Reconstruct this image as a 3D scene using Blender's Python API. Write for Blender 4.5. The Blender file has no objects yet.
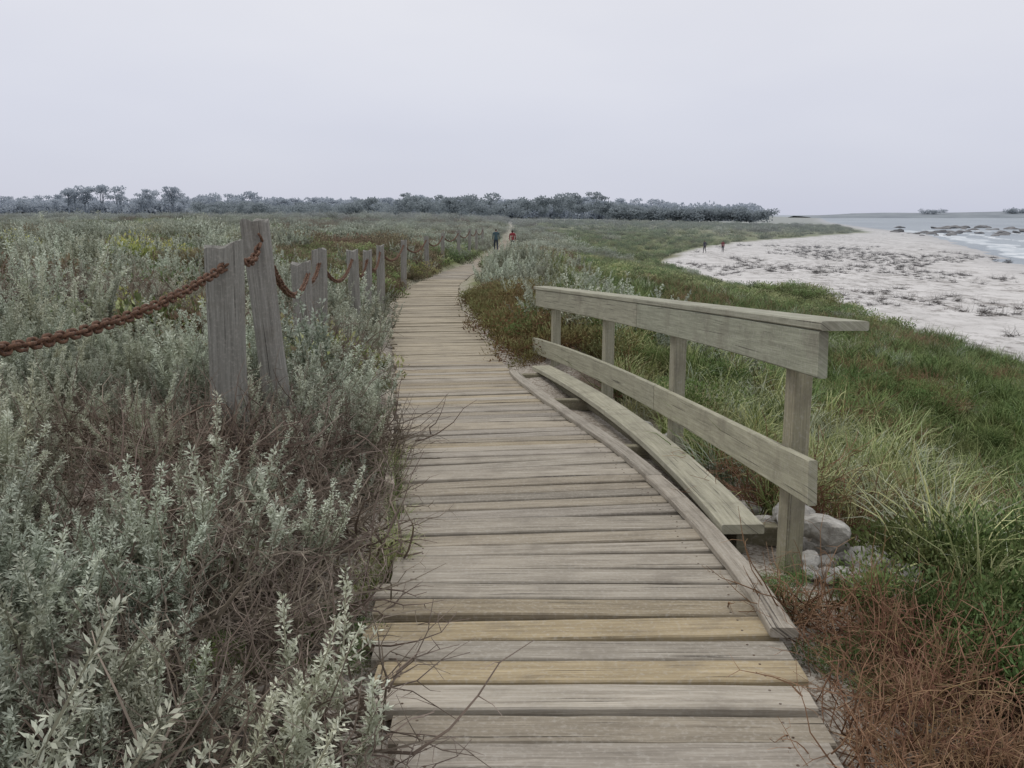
import bpy, bmesh, math
import numpy as np
from mathutils import Vector, Matrix
rng=np.random.default_rng(7)
scene=bpy.context.scene
def link(o,parent=None):
    scene.collection.objects.link(o)
    if parent: o.parent=parent
    return o
def empty(name,loc=(0,0,0)):
    e=bpy.data.objects.new(name,None); e.location=loc; link(e); return e
# ---------------------------------------------------------------- noise
def vn(x,y,s=0):
    x=np.asarray(x,float);y=np.asarray(y,float)
    xi=np.floor(x);yi=np.floor(y);xf=x-xi;yf=y-yi
    def h(a,b):
        v=np.sin(a*127.1+b*311.7+s*74.7)*43758.5453
        return v-np.floor(v)
    u=xf*xf*(3-2*xf);v=yf*yf*(3-2*yf)
    return (h(xi,yi)*(1-u)+h(xi+1,yi)*u)*(1-v)+(h(xi,yi+1)*(1-u)+h(xi+1,yi+1)*u)*v
def fbm(x,y,s=0,o=4):
    r=0;a=.5;t=0
    for i in range(o):
        r=r+a*vn(x*2**i,y*2**i,s+i);t+=a;a*=.5
    return r/t*2-1
def sst(a,b,x):
    t=np.clip((x-a)/(b-a),0,1);return t*t*(3-2*t)
# ---------------------------------------------------------------- layout tables (metres)
PY=[-6,1.5,2.55,2.77,2.98,3.32,3.79,4.4,5.3,6.65,8.97,10.2,13.4,16.2,19.9,23.8,27.6,33,45,73,110,160,400]
PXL=[-.35,-.28,-.30,-.40,-.46,-.54,-.565,-.55,-.637,-.81,-1.1,-1.25,-1.66,-2.05,-2.5,-2.8,-2.88,-2.64,-2.2,-1.5,-1.0,-1,-1]
PXR=[.95,.95,.95,.99,1.02,1.04,1.055,1.02,.95,.76,.28,.05,-.28,-.6,-1.05,-1.35,-1.54,-1.40,-.9,.3,.4,.2,.2]
PZ=[0,0,0,0,0,0,0,-.01,-.03,-.07,-.15,-.17,-.3,-.35,-.37,-.38,-.4,-.45,-.7,-1.2,-1.3,-1.3,-.9]
BY=[-100,30,47,93,130,164,260,400,700,1500,8000]
BX=[17,16,15.5,14.5,25,39,97,138,222,474,1890]
WY=[-100,80,104,164,260,400,700,1500,8000]
WX=[52,52,59,82,114,148,230,480,1900]
def smooth_tab(T,y):
    return (np.interp(y-.35,PY,T)+2*np.interp(y,PY,T)+np.interp(y+.35,PY,T))/4
def fxl(y): return smooth_tab(PXL,np.asarray(y,float))
def fxr(y): return smooth_tab(PXR,np.asarray(y,float))
def fz(y): return smooth_tab(PZ,np.asarray(y,float))
def H(x,y):
    x=np.asarray(x,float);y=np.asarray(y,float)
    xl=fxl(y);xr=fxr(y);zp=fz(y);xb=np.interp(y,BY,BX)+1.2*fbm(y/9.,y*0,3);xw=np.interp(y,WY,WX)
    ul=xl-x;ur=x-xr
    zl=np.interp(ul,[0,.2,.6,1,2,3,5,10,30],[-.09,-.05,.13,.32,.55,.70,.80,.90,.98])
    k=sst(35,120,y); zl=zp*(1-sst(8,30,ul)*k*.6)+zl-0.25*sst(5,25,ul)*k
    f=np.clip(ur/np.maximum(xb-xr,1),0,1)
    near=np.interp(f,[0,.02,.05,.12,.25,.5,.8,1],[-.09,-.13,-.2,-.42,-1.05,-2.0,-2.75,-3])
    far=np.interp(f,[0,.04,.15,.4,.6,.8,.9,1],[-.09,-.05,-.12,-.9,-1.65,-2.5,-2.93,-3])
    kf=sst(9,30,y); prof=near*(1-kf)+far*kf
    zr=prof+zp*(1-f)
    zr=zr+.42*np.exp(-((ur-2.0)/1.6)**2)*sst(10.5,14,y)*(1-sst(35,60,y))
    zr=zr+.30*np.exp(-((ur-.9)/.5)**2)*sst(9.5,12,y)*(1-sst(16,22,y))
    zr=zr+.95*np.exp(-((x-13.2)/1.8)**2-((y-43)/5.)**2)
    ins=np.minimum(x-xl,xr-x)
    z=np.where(ul>0,zl,np.where(ur>0,zr,zp-.09-.14*sst(.02,.2,ins)))
    beach=x>xb
    g=(x-xb)/np.maximum(xw-xb,1)
    z=np.where(beach,-3-g*.68+.05*fbm(x/4,y/9,9),z)
    z=np.where(x>xw,np.maximum(-3.68-(x-xw)*.05,-9),z)
    u=np.maximum(ul,ur)
    amp=sst(.2,3,u)*np.where(beach,0,1)*(1-sst(.75,1,f))
    lf=np.where(ul>0,1.35,.6)
    z=z+amp*(.32*fbm(x/3.6,y/3.6,1)*lf+.05*fbm(x/.7,y/.7,2)) + amp*sst(25,90,y)*.6*fbm(x/22,y/22,5)*(1-sst(200,400,y))*lf
    return z
# ---------------------------------------------------------------- node helpers
def newmat(name):
    m=bpy.data.materials.new(name);m.use_nodes=True
    nt=m.node_tree;nt.nodes.clear()
    out=nt.nodes.new('ShaderNodeOutputMaterial')
    b=nt.nodes.new('ShaderNodeBsdfPrincipled');nt.links.new(b.outputs[0],out.inputs[0])
    return m,nt,b,out
def N(nt,t,**k):
    n=nt.nodes.new(t)
    for a,v in k.items(): setattr(n,a,v)
    return n
def ramp(nt,stops,fac=None):
    r=nt.nodes.new('ShaderNodeValToRGB');e=r.color_ramp.elements
    while len(e)<len(stops): e.new(.5)
    for i,(p,c) in enumerate(stops):
        e[i].position=p;e[i].color=(c[0],c[1],c[2],1) if hasattr(c,'__len__') else (c,c,c,1)
    if fac is not None: nt.links.new(fac,r.inputs[0])
    return r.outputs[0]
def mix(nt,f,a,b,bt='MIX'):
    m=nt.nodes.new('ShaderNodeMix');m.data_type='RGBA';m.blend_type=bt;m.clamp_factor=True
    for s,v in ((m.inputs[0],f),(m.inputs[6],a),(m.inputs[7],b)):
        if isinstance(v,(int,float)): s.default_value=v
        elif isinstance(v,tuple): s.default_value=(v[0],v[1],v[2],1)
        else: nt.links.new(v,s)
    return m.outputs[2]
def math_(nt,op,a,b=0.0,c=None):
    m=nt.nodes.new('ShaderNodeMath');m.operation=op
    for i,v in enumerate((a,b) if c is None else (a,b,c)):
        if isinstance(v,(int,float)): m.inputs[i].default_value=v
        else: nt.links.new(v,m.inputs[i])
    return m.outputs[0]
def noise(nt,vec,scale,detail=4,rough=.55):
    n=nt.nodes.new('ShaderNodeTexNoise');n.inputs['Scale'].default_value=scale
    n.inputs['Detail'].default_value=detail;n.inputs['Roughness'].default_value=rough
    if vec is not None: nt.links.new(vec,n.inputs['Vector'])
    return n.outputs[0]
def mapping(nt,vec,sc):
    m=nt.nodes.new('ShaderNodeMapping');m.inputs['Scale'].default_value=sc;nt.links.new(vec,m.inputs[0]);return m.outputs[0]
def bump(nt,b,h,st,dist=.01):
    n=nt.nodes.new('ShaderNodeBump');n.inputs['Strength'].default_value=st;n.inputs['Distance'].default_value=dist
    nt.links.new(h,n.inputs['Height']);nt.links.new(n.outputs[0],b.inputs['Normal'])
def wpos(nt): return N(nt,'ShaderNodeNewGeometry').outputs['Position']
# ---------------------------------------------------------------- materials
def wood_mat(name,dark,mid,light,bs=.5):
    m,nt,b,o=newmat(name)
    a=N(nt,'ShaderNodeAttribute',attribute_name='wc').outputs['Vector']
    t=N(nt,'ShaderNodeAttribute',attribute_name='tone').outputs['Color']
    g1=noise(nt,mapping(nt,a,(2.2,45,1)),1,6,.65)
    g2=noise(nt,mapping(nt,a,(5,160,1)),1,4,.6)
    g3=noise(nt,mapping(nt,a,(3,8,1)),1,5,.6)
    c=ramp(nt,[(.25,dark),(.5,mid),(.75,light)],g1)
    c=mix(nt,ramp(nt,[(.35,.0),(.75,.55)],g2),c,tuple(x*.45 for x in mid))
    c=mix(nt,ramp(nt,[(.45,.0),(.8,.6)],g3),c,tuple(x*.6 for x in mid))
    crack=ramp(nt,[(.30,1),(.36,0)],noise(nt,mapping(nt,a,(1.3,70,1.7)),1,3,.5))
    c=mix(nt,math_(nt,'MULTIPLY',crack,.8),c,(.03,.025,.02))
    c=mix(nt,1.0,c,t,'MULTIPLY')
    sp=noise(nt,wpos(nt),60,3)
    c=mix(nt,ramp(nt,[(.5,.0),(.75,.4)],sp),c,(.48,.455,.41))
    c=mix(nt,ramp(nt,[(.52,.0),(.72,.5)],noise(nt,wpos(nt),3.5,5,.65)),c,(.15,.13,.105))
    nt.links.new(c,b.inputs['Base Color']);b.inputs['Roughness'].default_value=.85
    b.inputs['Specular IOR Level'].default_value=.2
    hh=math_(nt,'SUBTRACT',math_(nt,'ADD',g1,g2),crack)
    bump(nt,b,hh,bs,.004)
    return m
M_plank=wood_mat('weathered_plank',(.20,.178,.15),(.40,.367,.315),(.54,.505,.45))
M_rail=wood_mat('weathered_rail_wood',(.21,.205,.165),(.35,.345,.28),(.46,.45,.375),.35)
M_post=wood_mat('grey_post_wood',(.14,.135,.12),(.30,.29,.265),(.44,.43,.40),.9)
def foliage(name,cols,dry=(.2,.16,.1),dryamt=.35,vary=.5,bscale=.6):
    m,nt,b,o=newmat(name)
    nt.nodes.remove(b);b=nt.nodes.new('ShaderNodeBsdfDiffuse');nt.links.new(b.outputs[0],o.inputs[0])
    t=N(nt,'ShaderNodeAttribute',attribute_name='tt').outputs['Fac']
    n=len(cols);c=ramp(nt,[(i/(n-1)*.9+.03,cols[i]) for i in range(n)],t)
    rnd=N(nt,'ShaderNodeObjectInfo').outputs['Random']
    p=wpos(nt)
    big=noise(nt,p,bscale,3)
    c=mix(nt,math_(nt,'MULTIPLY',ramp(nt,[(.45,0),(.66,1)],big),dryamt),c,dry)
    v=math_(nt,'ADD',math_(nt,'MULTIPLY',rnd,vary),1-vary/2)
    h=N(nt,'ShaderNodeHueSaturation');nt.links.new(v,h.inputs['Value']);nt.links.new(c,h.inputs['Color'])
    hu=math_(nt,'ADD',math_(nt,'MULTIPLY',math_(nt,'FRACT',math_(nt,'MULTIPLY',rnd,7.3)),.04),.475)
    nt.links.new(hu,h.inputs['Hue'])
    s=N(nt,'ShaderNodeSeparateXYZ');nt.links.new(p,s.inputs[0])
    painted_haze=math_(nt,'MINIMUM',math_(nt,'MAXIMUM',math_(nt,'MULTIPLY',math_(nt,'SUBTRACT',s.outputs[1],15),.003),0),.7)
    c=mix(nt,painted_haze,h.outputs[0],(.34,.36,.39))  # aerial haze painted into the leaf colour, growing with distance along Y
    nt.links.new(c,b.inputs['Color'])
    return m
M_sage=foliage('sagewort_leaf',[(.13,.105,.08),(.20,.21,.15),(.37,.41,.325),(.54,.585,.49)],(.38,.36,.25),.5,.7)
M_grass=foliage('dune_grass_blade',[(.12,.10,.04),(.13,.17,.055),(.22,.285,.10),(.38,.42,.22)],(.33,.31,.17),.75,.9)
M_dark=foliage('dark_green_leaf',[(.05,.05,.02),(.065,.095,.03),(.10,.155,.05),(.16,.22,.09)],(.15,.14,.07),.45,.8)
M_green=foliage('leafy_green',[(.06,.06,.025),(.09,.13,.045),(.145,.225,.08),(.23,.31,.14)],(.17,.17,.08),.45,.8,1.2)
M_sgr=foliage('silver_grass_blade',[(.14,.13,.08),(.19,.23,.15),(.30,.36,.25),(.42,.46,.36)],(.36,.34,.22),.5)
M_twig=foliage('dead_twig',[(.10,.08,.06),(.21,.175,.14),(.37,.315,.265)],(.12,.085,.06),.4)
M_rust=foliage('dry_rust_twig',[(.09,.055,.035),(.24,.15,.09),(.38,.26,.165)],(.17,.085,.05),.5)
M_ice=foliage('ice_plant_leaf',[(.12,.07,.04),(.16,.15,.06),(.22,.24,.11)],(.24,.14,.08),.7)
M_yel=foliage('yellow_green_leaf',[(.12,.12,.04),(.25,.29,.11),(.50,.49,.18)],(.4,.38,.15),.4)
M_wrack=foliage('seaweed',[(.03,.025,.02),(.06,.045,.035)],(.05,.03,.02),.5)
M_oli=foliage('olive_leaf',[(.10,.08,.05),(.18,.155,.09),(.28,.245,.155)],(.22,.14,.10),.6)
# ---------------------------------------------------------------- mesh accumulator (wood)
class Acc:
    def __init__(s): s.v=[];s.f=[];s.wc=[];s.tone=[]
    def build(s,name,mat,parent=None,smooth=False):
        me=bpy.data.meshes.new(name);me.from_pydata([tuple(p) for p in s.v],[],s.f)
        bm=bmesh.new();bm.from_mesh(me);bmesh.ops.recalc_face_normals(bm,faces=bm.faces);bm.to_mesh(me);bm.free()
        a=me.attributes.new('wc','FLOAT_VECTOR','POINT');a.data.foreach_set('vector',np.array(s.wc,float).ravel())
        a=me.attributes.new('tone','FLOAT_COLOR','POINT')
        t=np.ones((len(s.tone),4));t[:,:3]=np.array(s.tone);a.data.foreach_set('color',t.ravel())
        me.materials.append(mat)
        if smooth: me.polygons.foreach_set('use_smooth',[True]*len(me.polygons))
        o=bpy.data.objects.new(name,me);return link(o,parent)
def sweep(A,pts,w,h,up=(0,0,1),tone=(1,1,1),bev=.006,wob=0.0,idn=None):
    pts=[Vector(p) for p in pts];up=Vector(up);idn=rng.random()*50 if idn is None else idn
    n=len(pts);L=0;base=len(A.v)
    hw,hh=w/2,h/2;b=bev
    sec=[(-hw+b,-hh),(hw-b,-hh),(hw,-hh+b),(hw,hh-b),(hw-b,hh),(-hw+b,hh),(-hw,hh-b),(-hw,-hh+b)]
    for i,p in enumerate(pts):
        t=(pts[min(i+1,n-1)]-pts[max(i-1,0)]).normalized()
        s=t.cross(up).normalized();u=s.cross(t).normalized()
        if i: L+=(p-pts[i-1]).length
        ws=1+wob*(rng.random()-.5);dw=wob*w*(rng.random()-.5)*.5
        for (a,c) in sec:
            A.v.append(p+s*(a*ws+dw)+u*c);A.wc.append((L+idn*3,a+c*1.3+idn,idn));A.tone.append(tone)
    for i in range(n-1):
        for k in range(8):
            A.f.append((base+i*8+k,base+i*8+(k+1)%8,base+(i+1)*8+(k+1)%8,base+(i+1)*8+k))
    A.f.append(tuple(base+k for k in range(8))[::-1]);A.f.append(tuple(base+(n-1)*8+k for k in range(8)))
# ---------------------------------------------------------------- terrain
def axis(lo,hi,fine_lo,fine_hi,step,gr):
    a=list(np.arange(fine_lo,fine_hi,step));s=step;x=a[-1]
    while x<hi: s*=gr;x+=s;a.append(x)
    s=step;x=a[0]
    while x>lo: s*=gr;x-=s;a.insert(0,x)
    return np.array(a)
xs=axis(-9000,9000,-4,5,.1,1.04);ys=axis(-60,9000,1,13,.1,1.035)
X,Y=np.meshgrid(xs,ys);Z=H(X,Y)
nx,ny=len(xs),len(ys)
me=bpy.data.meshes.new('ground')
vv=np.stack([X.ravel(),Y.ravel(),Z.ravel()],1)
i,j=np.meshgrid(np.arange(nx-1),np.arange(ny-1));k=(j*nx+i).ravel()
ff=np.stack([k,k+1,k+1+nx,k+nx],1)
me.from_pydata(vv.tolist(),[],ff.tolist())
xb=np.interp(Y,BY,BX)+1.2*fbm(Y/9.,Y*0,3);xw=np.interp(Y,WY,WX)
zone=np.zeros((nx*ny,4));zone[:,0]=sst(-1.2,.6,X-xb-0.6*fbm(X/1.5,Y/1.5,8)).ravel();zone[:,1]=sst(-12,-1,X-xw+2*fbm(X/6,Y/10,4)).ravel()
u=np.maximum(fxl(Y)-X,X-fxr(Y));zone[:,2]=(1-sst(.12,.6,u+.3*fbm(X*2,Y*2,6))).ravel();zone[:,3]=1
a=me.attributes.new('zone','FLOAT_COLOR','POINT');a.data.foreach_set('color',zone.ravel())
me.polygons.foreach_set('use_smooth',[True]*len(me.polygons))
m,nt,b,o=newmat('dune_ground')
p=wpos(nt);z=N(nt,'ShaderNodeAttribute',attribute_name='zone').outputs['Color'];sz=N(nt,'ShaderNodeSeparateColor');nt.links.new(z,sz.inputs[0])
sand=ramp(nt,[(.3,(.40,.365,.315)),(.7,(.56,.52,.46))],noise(nt,p,14,6))
sand=mix(nt,ramp(nt,[(.48,0),(.58,.9)],noise(nt,p,38,5,.7)),sand,(.17,.13,.095))
litter=ramp(nt,[(.3,(.06,.048,.034)),(.5,(.15,.12,.09)),(.7,(.28,.235,.19))],noise(nt,p,45,6,.7))
green=ramp(nt,[(.3,(.07,.08,.03)),(.55,(.13,.155,.06)),(.75,(.22,.23,.13))],noise(nt,p,1.6,8,.7))
sp=N(nt,'ShaderNodeSeparateXYZ');nt.links.new(p,sp.inputs[0])
fary=math_(nt,'MINIMUM',math_(nt,'MAXIMUM',math_(nt,'MULTIPLY',math_(nt,'SUBTRACT',sp.outputs[1],12),.05),0),.85)
veg=mix(nt,ramp(nt,[(.42,0),(.6,1)],noise(nt,p,1.3,5)),litter,sand)
veg=mix(nt,fary,veg,green)
patch=ramp(nt,[(.4,(.13,.16,.06)),(.5,(.17,.19,.07)),(.6,(.20,.18,.11))],noise(nt,p,.05,4))
veg=mix(nt,math_(nt,'MULTIPLY',fary,.5),veg,patch)
veg=mix(nt,math_(nt,'MULTIPLY',sz.outputs[2],math_(nt,'SUBTRACT',1.0,math_(nt,'MULTIPLY',fary,.5))),veg,sand)
bs=ramp(nt,[(.3,(.50,.485,.475)),(.7,(.66,.645,.635))],noise(nt,p,.35,6))
w1=noise(nt,mapping(nt,p,(.14,.04,.1)),1,5,.6);w2=noise(nt,mapping(nt,p,(.8,.35,.5)),1.3,8,.85)
wm=math_(nt,'MULTIPLY',ramp(nt,[(.40,.2),(.56,1)],w1),ramp(nt,[(.50,0),(.57,1)],w2))
bs=mix(nt,math_(nt,'MULTIPLY',wm,.75),bs,(.13,.115,.10))
bs=mix(nt,math_(nt,'MULTIPLY',sz.outputs[1],.7),bs,(.38,.375,.38))
c=mix(nt,sz.outputs[0],veg,bs)
painted_haze=math_(nt,'MINIMUM',math_(nt,'MAXIMUM',math_(nt,'MULTIPLY',math_(nt,'SUBTRACT',sp.outputs[1],60),.0016),0),.7)
c=mix(nt,painted_haze,c,(.36,.38,.41))  # far ground faded to haze grey; the haze is painted into the colour
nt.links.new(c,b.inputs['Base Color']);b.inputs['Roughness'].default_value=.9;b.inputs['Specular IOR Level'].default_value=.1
bump(nt,b,math_(nt,'ADD',noise(nt,p,30,6,.7),math_(nt,'MULTIPLY',noise(nt,p,4,4),2.)),.7,.03)
me.materials.append(m);link(bpy.data.objects.new('ground',me))
# ---------------------------------------------------------------- sea
def grid_obj(name,V,nu,nv,mat,smooth=True):
    me=bpy.data.meshes.new(name);F=[(r*nu+c,r*nu+c+1,(r+1)*nu+c+1,(r+1)*nu+c) for r in range(nv-1) for c in range(nu-1)]
    me.from_pydata(V,[],F);me.materials.append(mat)
    if smooth: me.polygons.foreach_set('use_smooth',[True]*len(me.polygons))
    return link(bpy.data.objects.new(name,me))
m,nt,b,o=newmat('sea_water');p=wpos(nt)
c=ramp(nt,[(.35,(.18,.22,.265)),(.65,(.27,.315,.36))],noise(nt,mapping(nt,p,(.03,.012,1)),1,5))
nt.links.new(c,b.inputs['Base Color']);b.inputs['Roughness'].default_value=.4
bump(nt,b,noise(nt,mapping(nt,p,(.35,.2,1)),1,6,.65),1.,.8)
sea=grid_obj('sea',[(x,y,-3.6) for y in (-500,0,200,1000,14000) for x in (20,200,1000,14000)],4,5,m)
m,nt,b,o=newmat('surf_foam');p=wpos(nt)
c=ramp(nt,[(.42,(.34,.39,.44)),(.6,(.66,.69,.72))],noise(nt,mapping(nt,p,(.5,.2,1)),1,6,.7))
nt.links.new(c,b.inputs['Base Color']);b.inputs['Roughness'].default_value=.6
for off,wd,zz in ((1,2.8,.03),(10,1.5,.15),(24,1.5,.2)):
    V=[]
    ysf=np.linspace(40,330,260)
    for q,yy in enumerate(ysf):
        xc=np.interp(yy,WY,WX)+off+2.2*float(fbm(yy/12,off,2));w=wd*max(.04,(.5+1.6*float(fbm(yy/7.,off*3,5)) if off>1 else 1+.6*float(fbm(yy/7.,off*3,5))))
        for s,hh in ((-1,.0),(-.3,1),(.3,.8),(1,0)): V.append((xc+s*w,yy,-3.59+zz*hh))
    me_=grid_obj('surf_wave',V,4,260,m)
# ---------------------------------------------------------------- boardwalk
walk=empty('wooden_boardwalk')
A=Acc();Nl=Acc();y=0.9;kk=0
cy=lambda y:(fxl(y)+fxr(y))/2
tans=[(.98,.93,.84),(.92,.90,.88),(1.0,.975,.93),(.85,.83,.79),(1.06,1.04,1.0)]
while y<112:
    stepw=.186 if y<4.4 else (.162 if y<12 else .18)
    stepw*=1+.08*(rng.random()-.5)
    m_=float(np.clip((cy(y+.8)-cy(y-.8))/1.6,-.25,.25))
    if y<4.2: m_=.014*math.sin(kk*1.7)
    gap=.017+.016*rng.random()
    w=stepw-gap;x0=float(fxl(y))+rng.normal(0,.026);x1=float(fxr(y))+rng.normal(0,.013);xc=(x0+x1)/2
    rot=rng.normal(0,.006);tone=list(tans[int(rng.integers(0,5))]);g=.76+.34*rng.random()
    if 2.98<y<3.30 or 3.46<y<3.62: tone=[1.02,.90,.66];g=.9+.14*rng.random()
    elif 12<y<30: tone=[1.02,.965,.83]
    elif rng.random()<.2: tone=[1.03,.94,.76]
    tone=[t*g for t in tone]
    seg=10 if y<14 else 2;z0=float(fz(y));dz0,dz1=rng.normal(0,.006),rng.normal(0,.006);bow=rng.normal(0,.008)
    pts=[]
    for s in range(seg+1):
        f=s/seg;x=x0+(x1-x0)*f
        pts.append((x,y-(x-xc)*(m_+rot)+bow*math.sin(f*3.1),z0-.02+dz0*(1-f)+dz1*f))
    sweep(A,pts,w,.04,tone=tone,bev=.006 if y<14 else .003,wob=.06 if y<14 else 0)
    if y<9:
        for xe in (x0+.09,x1-.13):
            for s in (-1,1):
                xx=xe+rng.normal(0,.006);yy=y-(xx-xc)*(m_+rot)+s*w*.28
                zt=z0+.0012+dz0*(1-(xx-x0)/(x1-x0))+dz1*(xx-x0)/(x1-x0)
                sweep(Nl,[(xx,yy,zt-.004),(xx,yy,zt)],.009,.009,up=(0,1,0),tone=(.3,.22,.18),bev=.0026)
    y+=stepw;kk+=1
A.build('deck_planks',M_plank,walk);Nl.build('plank_nails',M_plank,walk)
A=Acc()
yy=np.arange(.6,112,.6)
for off in (.18,.5,.82):
    sweep(A,[(fxl(t)*(1-off)+fxr(t)*off,t,fz(t)-.105) for t in yy],.09,.11,tone=(.3,.27,.24))
A.build('stringers',M_plank,walk)
A=Acc()
ty=[3.42,5.75,5.76,8.2,8.21,10.7]
for q in range(0,6,2):
    t=np.linspace(ty[q],ty[q+1],14)
    sweep(A,[(float(fxr(s))+.005*q,s,float(fz(s))+.022) for s in t],.105,.04,tone=((.95,.93,.9),(0,0,0),(.85,.84,.82),(0,0,0),(.92,.91,.88))[q],wob=.03)
t=np.linspace(5.6,9.4,16)
sweep(A,[(float(fxl(s))-.075,s,float(fz(s))-.01) for s in t],.07,.07,tone=(1.3,1.27,1.22),wob=.1)
A.build('edge_trim',M_plank,walk)
# ---------------------------------------------------------------- handrail
rail=empty('wooden_handrail')
RY=[3.95,4.5,7.0,9.2,11.3,11.9];RX=[1.36,1.345,1.21,.91,.49,.35]
RT=[1.16,1.125,.965,.845,.745,.72];RM=[.445,.41,.20,.10,.0,-.03]
fX=np.polyfit(RY,RX,3);fT=np.polyfit(RY,RT,2);fM=np.polyfit(RY,RM,3)
def RXf(t): return float(np.polyval(fX,t))
def smoothpts(t0,t1,F,dx,n=16,dz=0):
    return [(RXf(t)+dx,t,float(np.polyval(F,t))+dz) for t in np.linspace(t0,t1,n)]
A=Acc()
for yp,zb in ((4.52,-.5),(7.02,-.6),(9.22,-.6),(11.3,-.65)):
    x=RXf(yp)+.03;zt=float(np.polyval(fT,yp))
    sweep(A,[(x,yp,zb),(x+.004,yp,zb*.4+zt*.6),(x+.006,yp,zt-.037)],.095,.095,up=(-.25,1,0),tone=(1.02,.96,.83) if yp<5 else (1.02,.99,.91))
A.build('posts',M_rail,rail)
A=Acc()
sweep(A,smoothpts(3.96,7.9,fT,-.045,dz=-.142),.04,.20,tone=(.95,.99,.93),wob=.02)
sweep(A,smoothpts(7.905,11.85,fT,-.046,dz=-.142),.04,.20,tone=(.98,.98,.92),wob=.02)
A.build('upper_side_board',M_rail,rail)
A=Acc()
sweep(A,smoothpts(3.93,8.0,fT,.03,dz=-.018),.2,.04,tone=(1.0,1.01,.97))
sweep(A,smoothpts(8.005,11.95,fT,.03,dz=-.018),.2,.04,tone=(1.08,1.08,1.02))
A.build('cap_board',M_rail,rail)
A=Acc()
sweep(A,smoothpts(4.0,7.3,fM,-.045),.04,.2,tone=(1.12,1.10,1.0),wob=.02)
sweep(A,smoothpts(7.31,12.0,fM,-.046),.04,.2,tone=(1.05,1.04,.96),wob=.02)
A.build('middle_board',M_rail,rail)
A=Acc()
for t0,t1,tn in ((4.66,8.1,(1.2,1.17,1.1)),(8.11,11.2,(1.25,1.22,1.15))):
    t=np.linspace(t0,t1,12);sweep(A,[(RXf(s)-.165,s,float(np.interp(s,[4,11.3],[.035,-.20]))) for s in t],.22,.05,tone=tn)
for s in (4.95,7.0,9.2,11.0): sweep(A,[(float(fxr(s))-.1,s,float(fz(s))-.09),(RXf(s)+.1,s,float(fz(s))-.09)],.09,.11,tone=(.7,.65,.55))
t=np.linspace(4.7,11.1,12);sweep(A,[(RXf(s)-.16,s,float(np.interp(s,[4,11.3],[.035,-.20]))-.085) for s in t],.05,.11,tone=(.6,.57,.5))
A.build('bottom_plank',M_rail,rail)
# ---------------------------------------------------------------- post and chain fence
fence=empty('post_and_chain_fence')
posts=[(-2.08,1.6,1.5,.2,0,0),(-1.655,5.45,1.43,.20,.01,.01),(-1.555,6.05,1.56,.165,-.07,.02),(-2.09,9.5,1.13,.19,-.01,0),(-2.27,11.2,1.20,.17,.02,.0),(-2.45,14.8,1.06,.17,-.02,0),
 (-2.50,16.4,1.0,.15,.03,0),(-2.75,20,.97,.16,0,0),(-2.95,26,.92,.16,.02,0),(-2.93,33,.87,.16,-.02,0),(-2.9,40,.85,.16,.02,0),(-2.62,47,.84,.17,0,0),(-2.4,54,.82,.17,.03,0),(-2.3,62,.7,.17,0,0),(-2.2,72,.6,.17,0,0)]
def post(k,x,y,zt,w,lx,ly):
    A=Acc();zb=float(H(x,y))-.3;n=12;idn=rng.random()*40;ns=20
    ph=rng.random(4)*6
    for i in range(n):
        f=i/(n-1);z=zb+(zt-zb)*f
        for s in range(ns):
            a=2*math.pi*s/ns
            r=w/2*(1/max(abs(math.cos(a)),abs(math.sin(a))))**.75*(1+.035*math.sin(3*a+ph[0])+.02*math.sin(7*a+ph[1]+f*1.5))*(1+.03*math.sin(f*9+ph[2]))
            zz=z+(.014*math.sin(2*a+ph[3])+.01*math.sin(5*a+ph[0])+(.02 if k==1 else .01)*math.cos(a) if i==n-1 else 0)
            A.v.append(Vector((x+lx*(f-.5)*2+r*math.cos(a),y+ly*f+r*.8*math.sin(a),zz)));A.wc.append((z+idn,a*w*.7+idn,idn));A.tone.append((1,1,1.0) if k!=1 else (.97,.98,.97))
    for i in range(n-1):
        for s in range(ns): A.f.append((i*ns+s,i*ns+(s+1)%ns,(i+1)*ns+(s+1)%ns,(i+1)*ns+s))
    A.v.append(Vector((x+lx,y+ly,zt-.004)));A.wc.append((idn,idn,idn));A.tone.append((.7,.7,.7));c=len(A.v)-1
    for s in range(ns): A.f.append(((n-1)*ns+s,(n-1)*ns+(s+1)%ns,c))
    A.build('fence_post',M_post,fence)
for k,pp in enumerate(posts): post(k,*pp)
m,nt,b,o=newmat('rusty_iron');p=wpos(nt)
nt.links.new(ramp(nt,[(.3,(.04,.022,.016)),(.5,(.12,.062,.037)),(.72,(.25,.13,.075))],noise(nt,p,70,5,.7)),b.inputs['Base Color'])
b.inputs['Roughness'].default_value=.9;bump(nt,b,noise(nt,p,150,4),.6,.002);M_chain=m
def link_template(L,W,r,nm=14,nr=6):
    V=[];F=[]
    for i in range(nm):
        a=2*math.pi*i/nm;c=Vector((math.cos(a)*W/2,0,math.sin(a)*W/2))
        c.x+= (L-W)/2*(1 if math.cos(a)>0 else -1)
        nrm=Vector((math.cos(a),0,math.sin(a)))
        for q in range(nr):
            bq=2*math.pi*q/nr;V.append(c+nrm*(r*math.cos(bq))+Vector((0,1,0))*(r*math.sin(bq)))
    for i in range(nm):
        for q in range(nr): F.append((i*nr+q,i*nr+(q+1)%nr,((i+1)%nm)*nr+(q+1)%nr,((i+1)%nm)*nr+q))
    return V,F
LV,LF=link_template(.062,.041,.0082)
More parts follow.
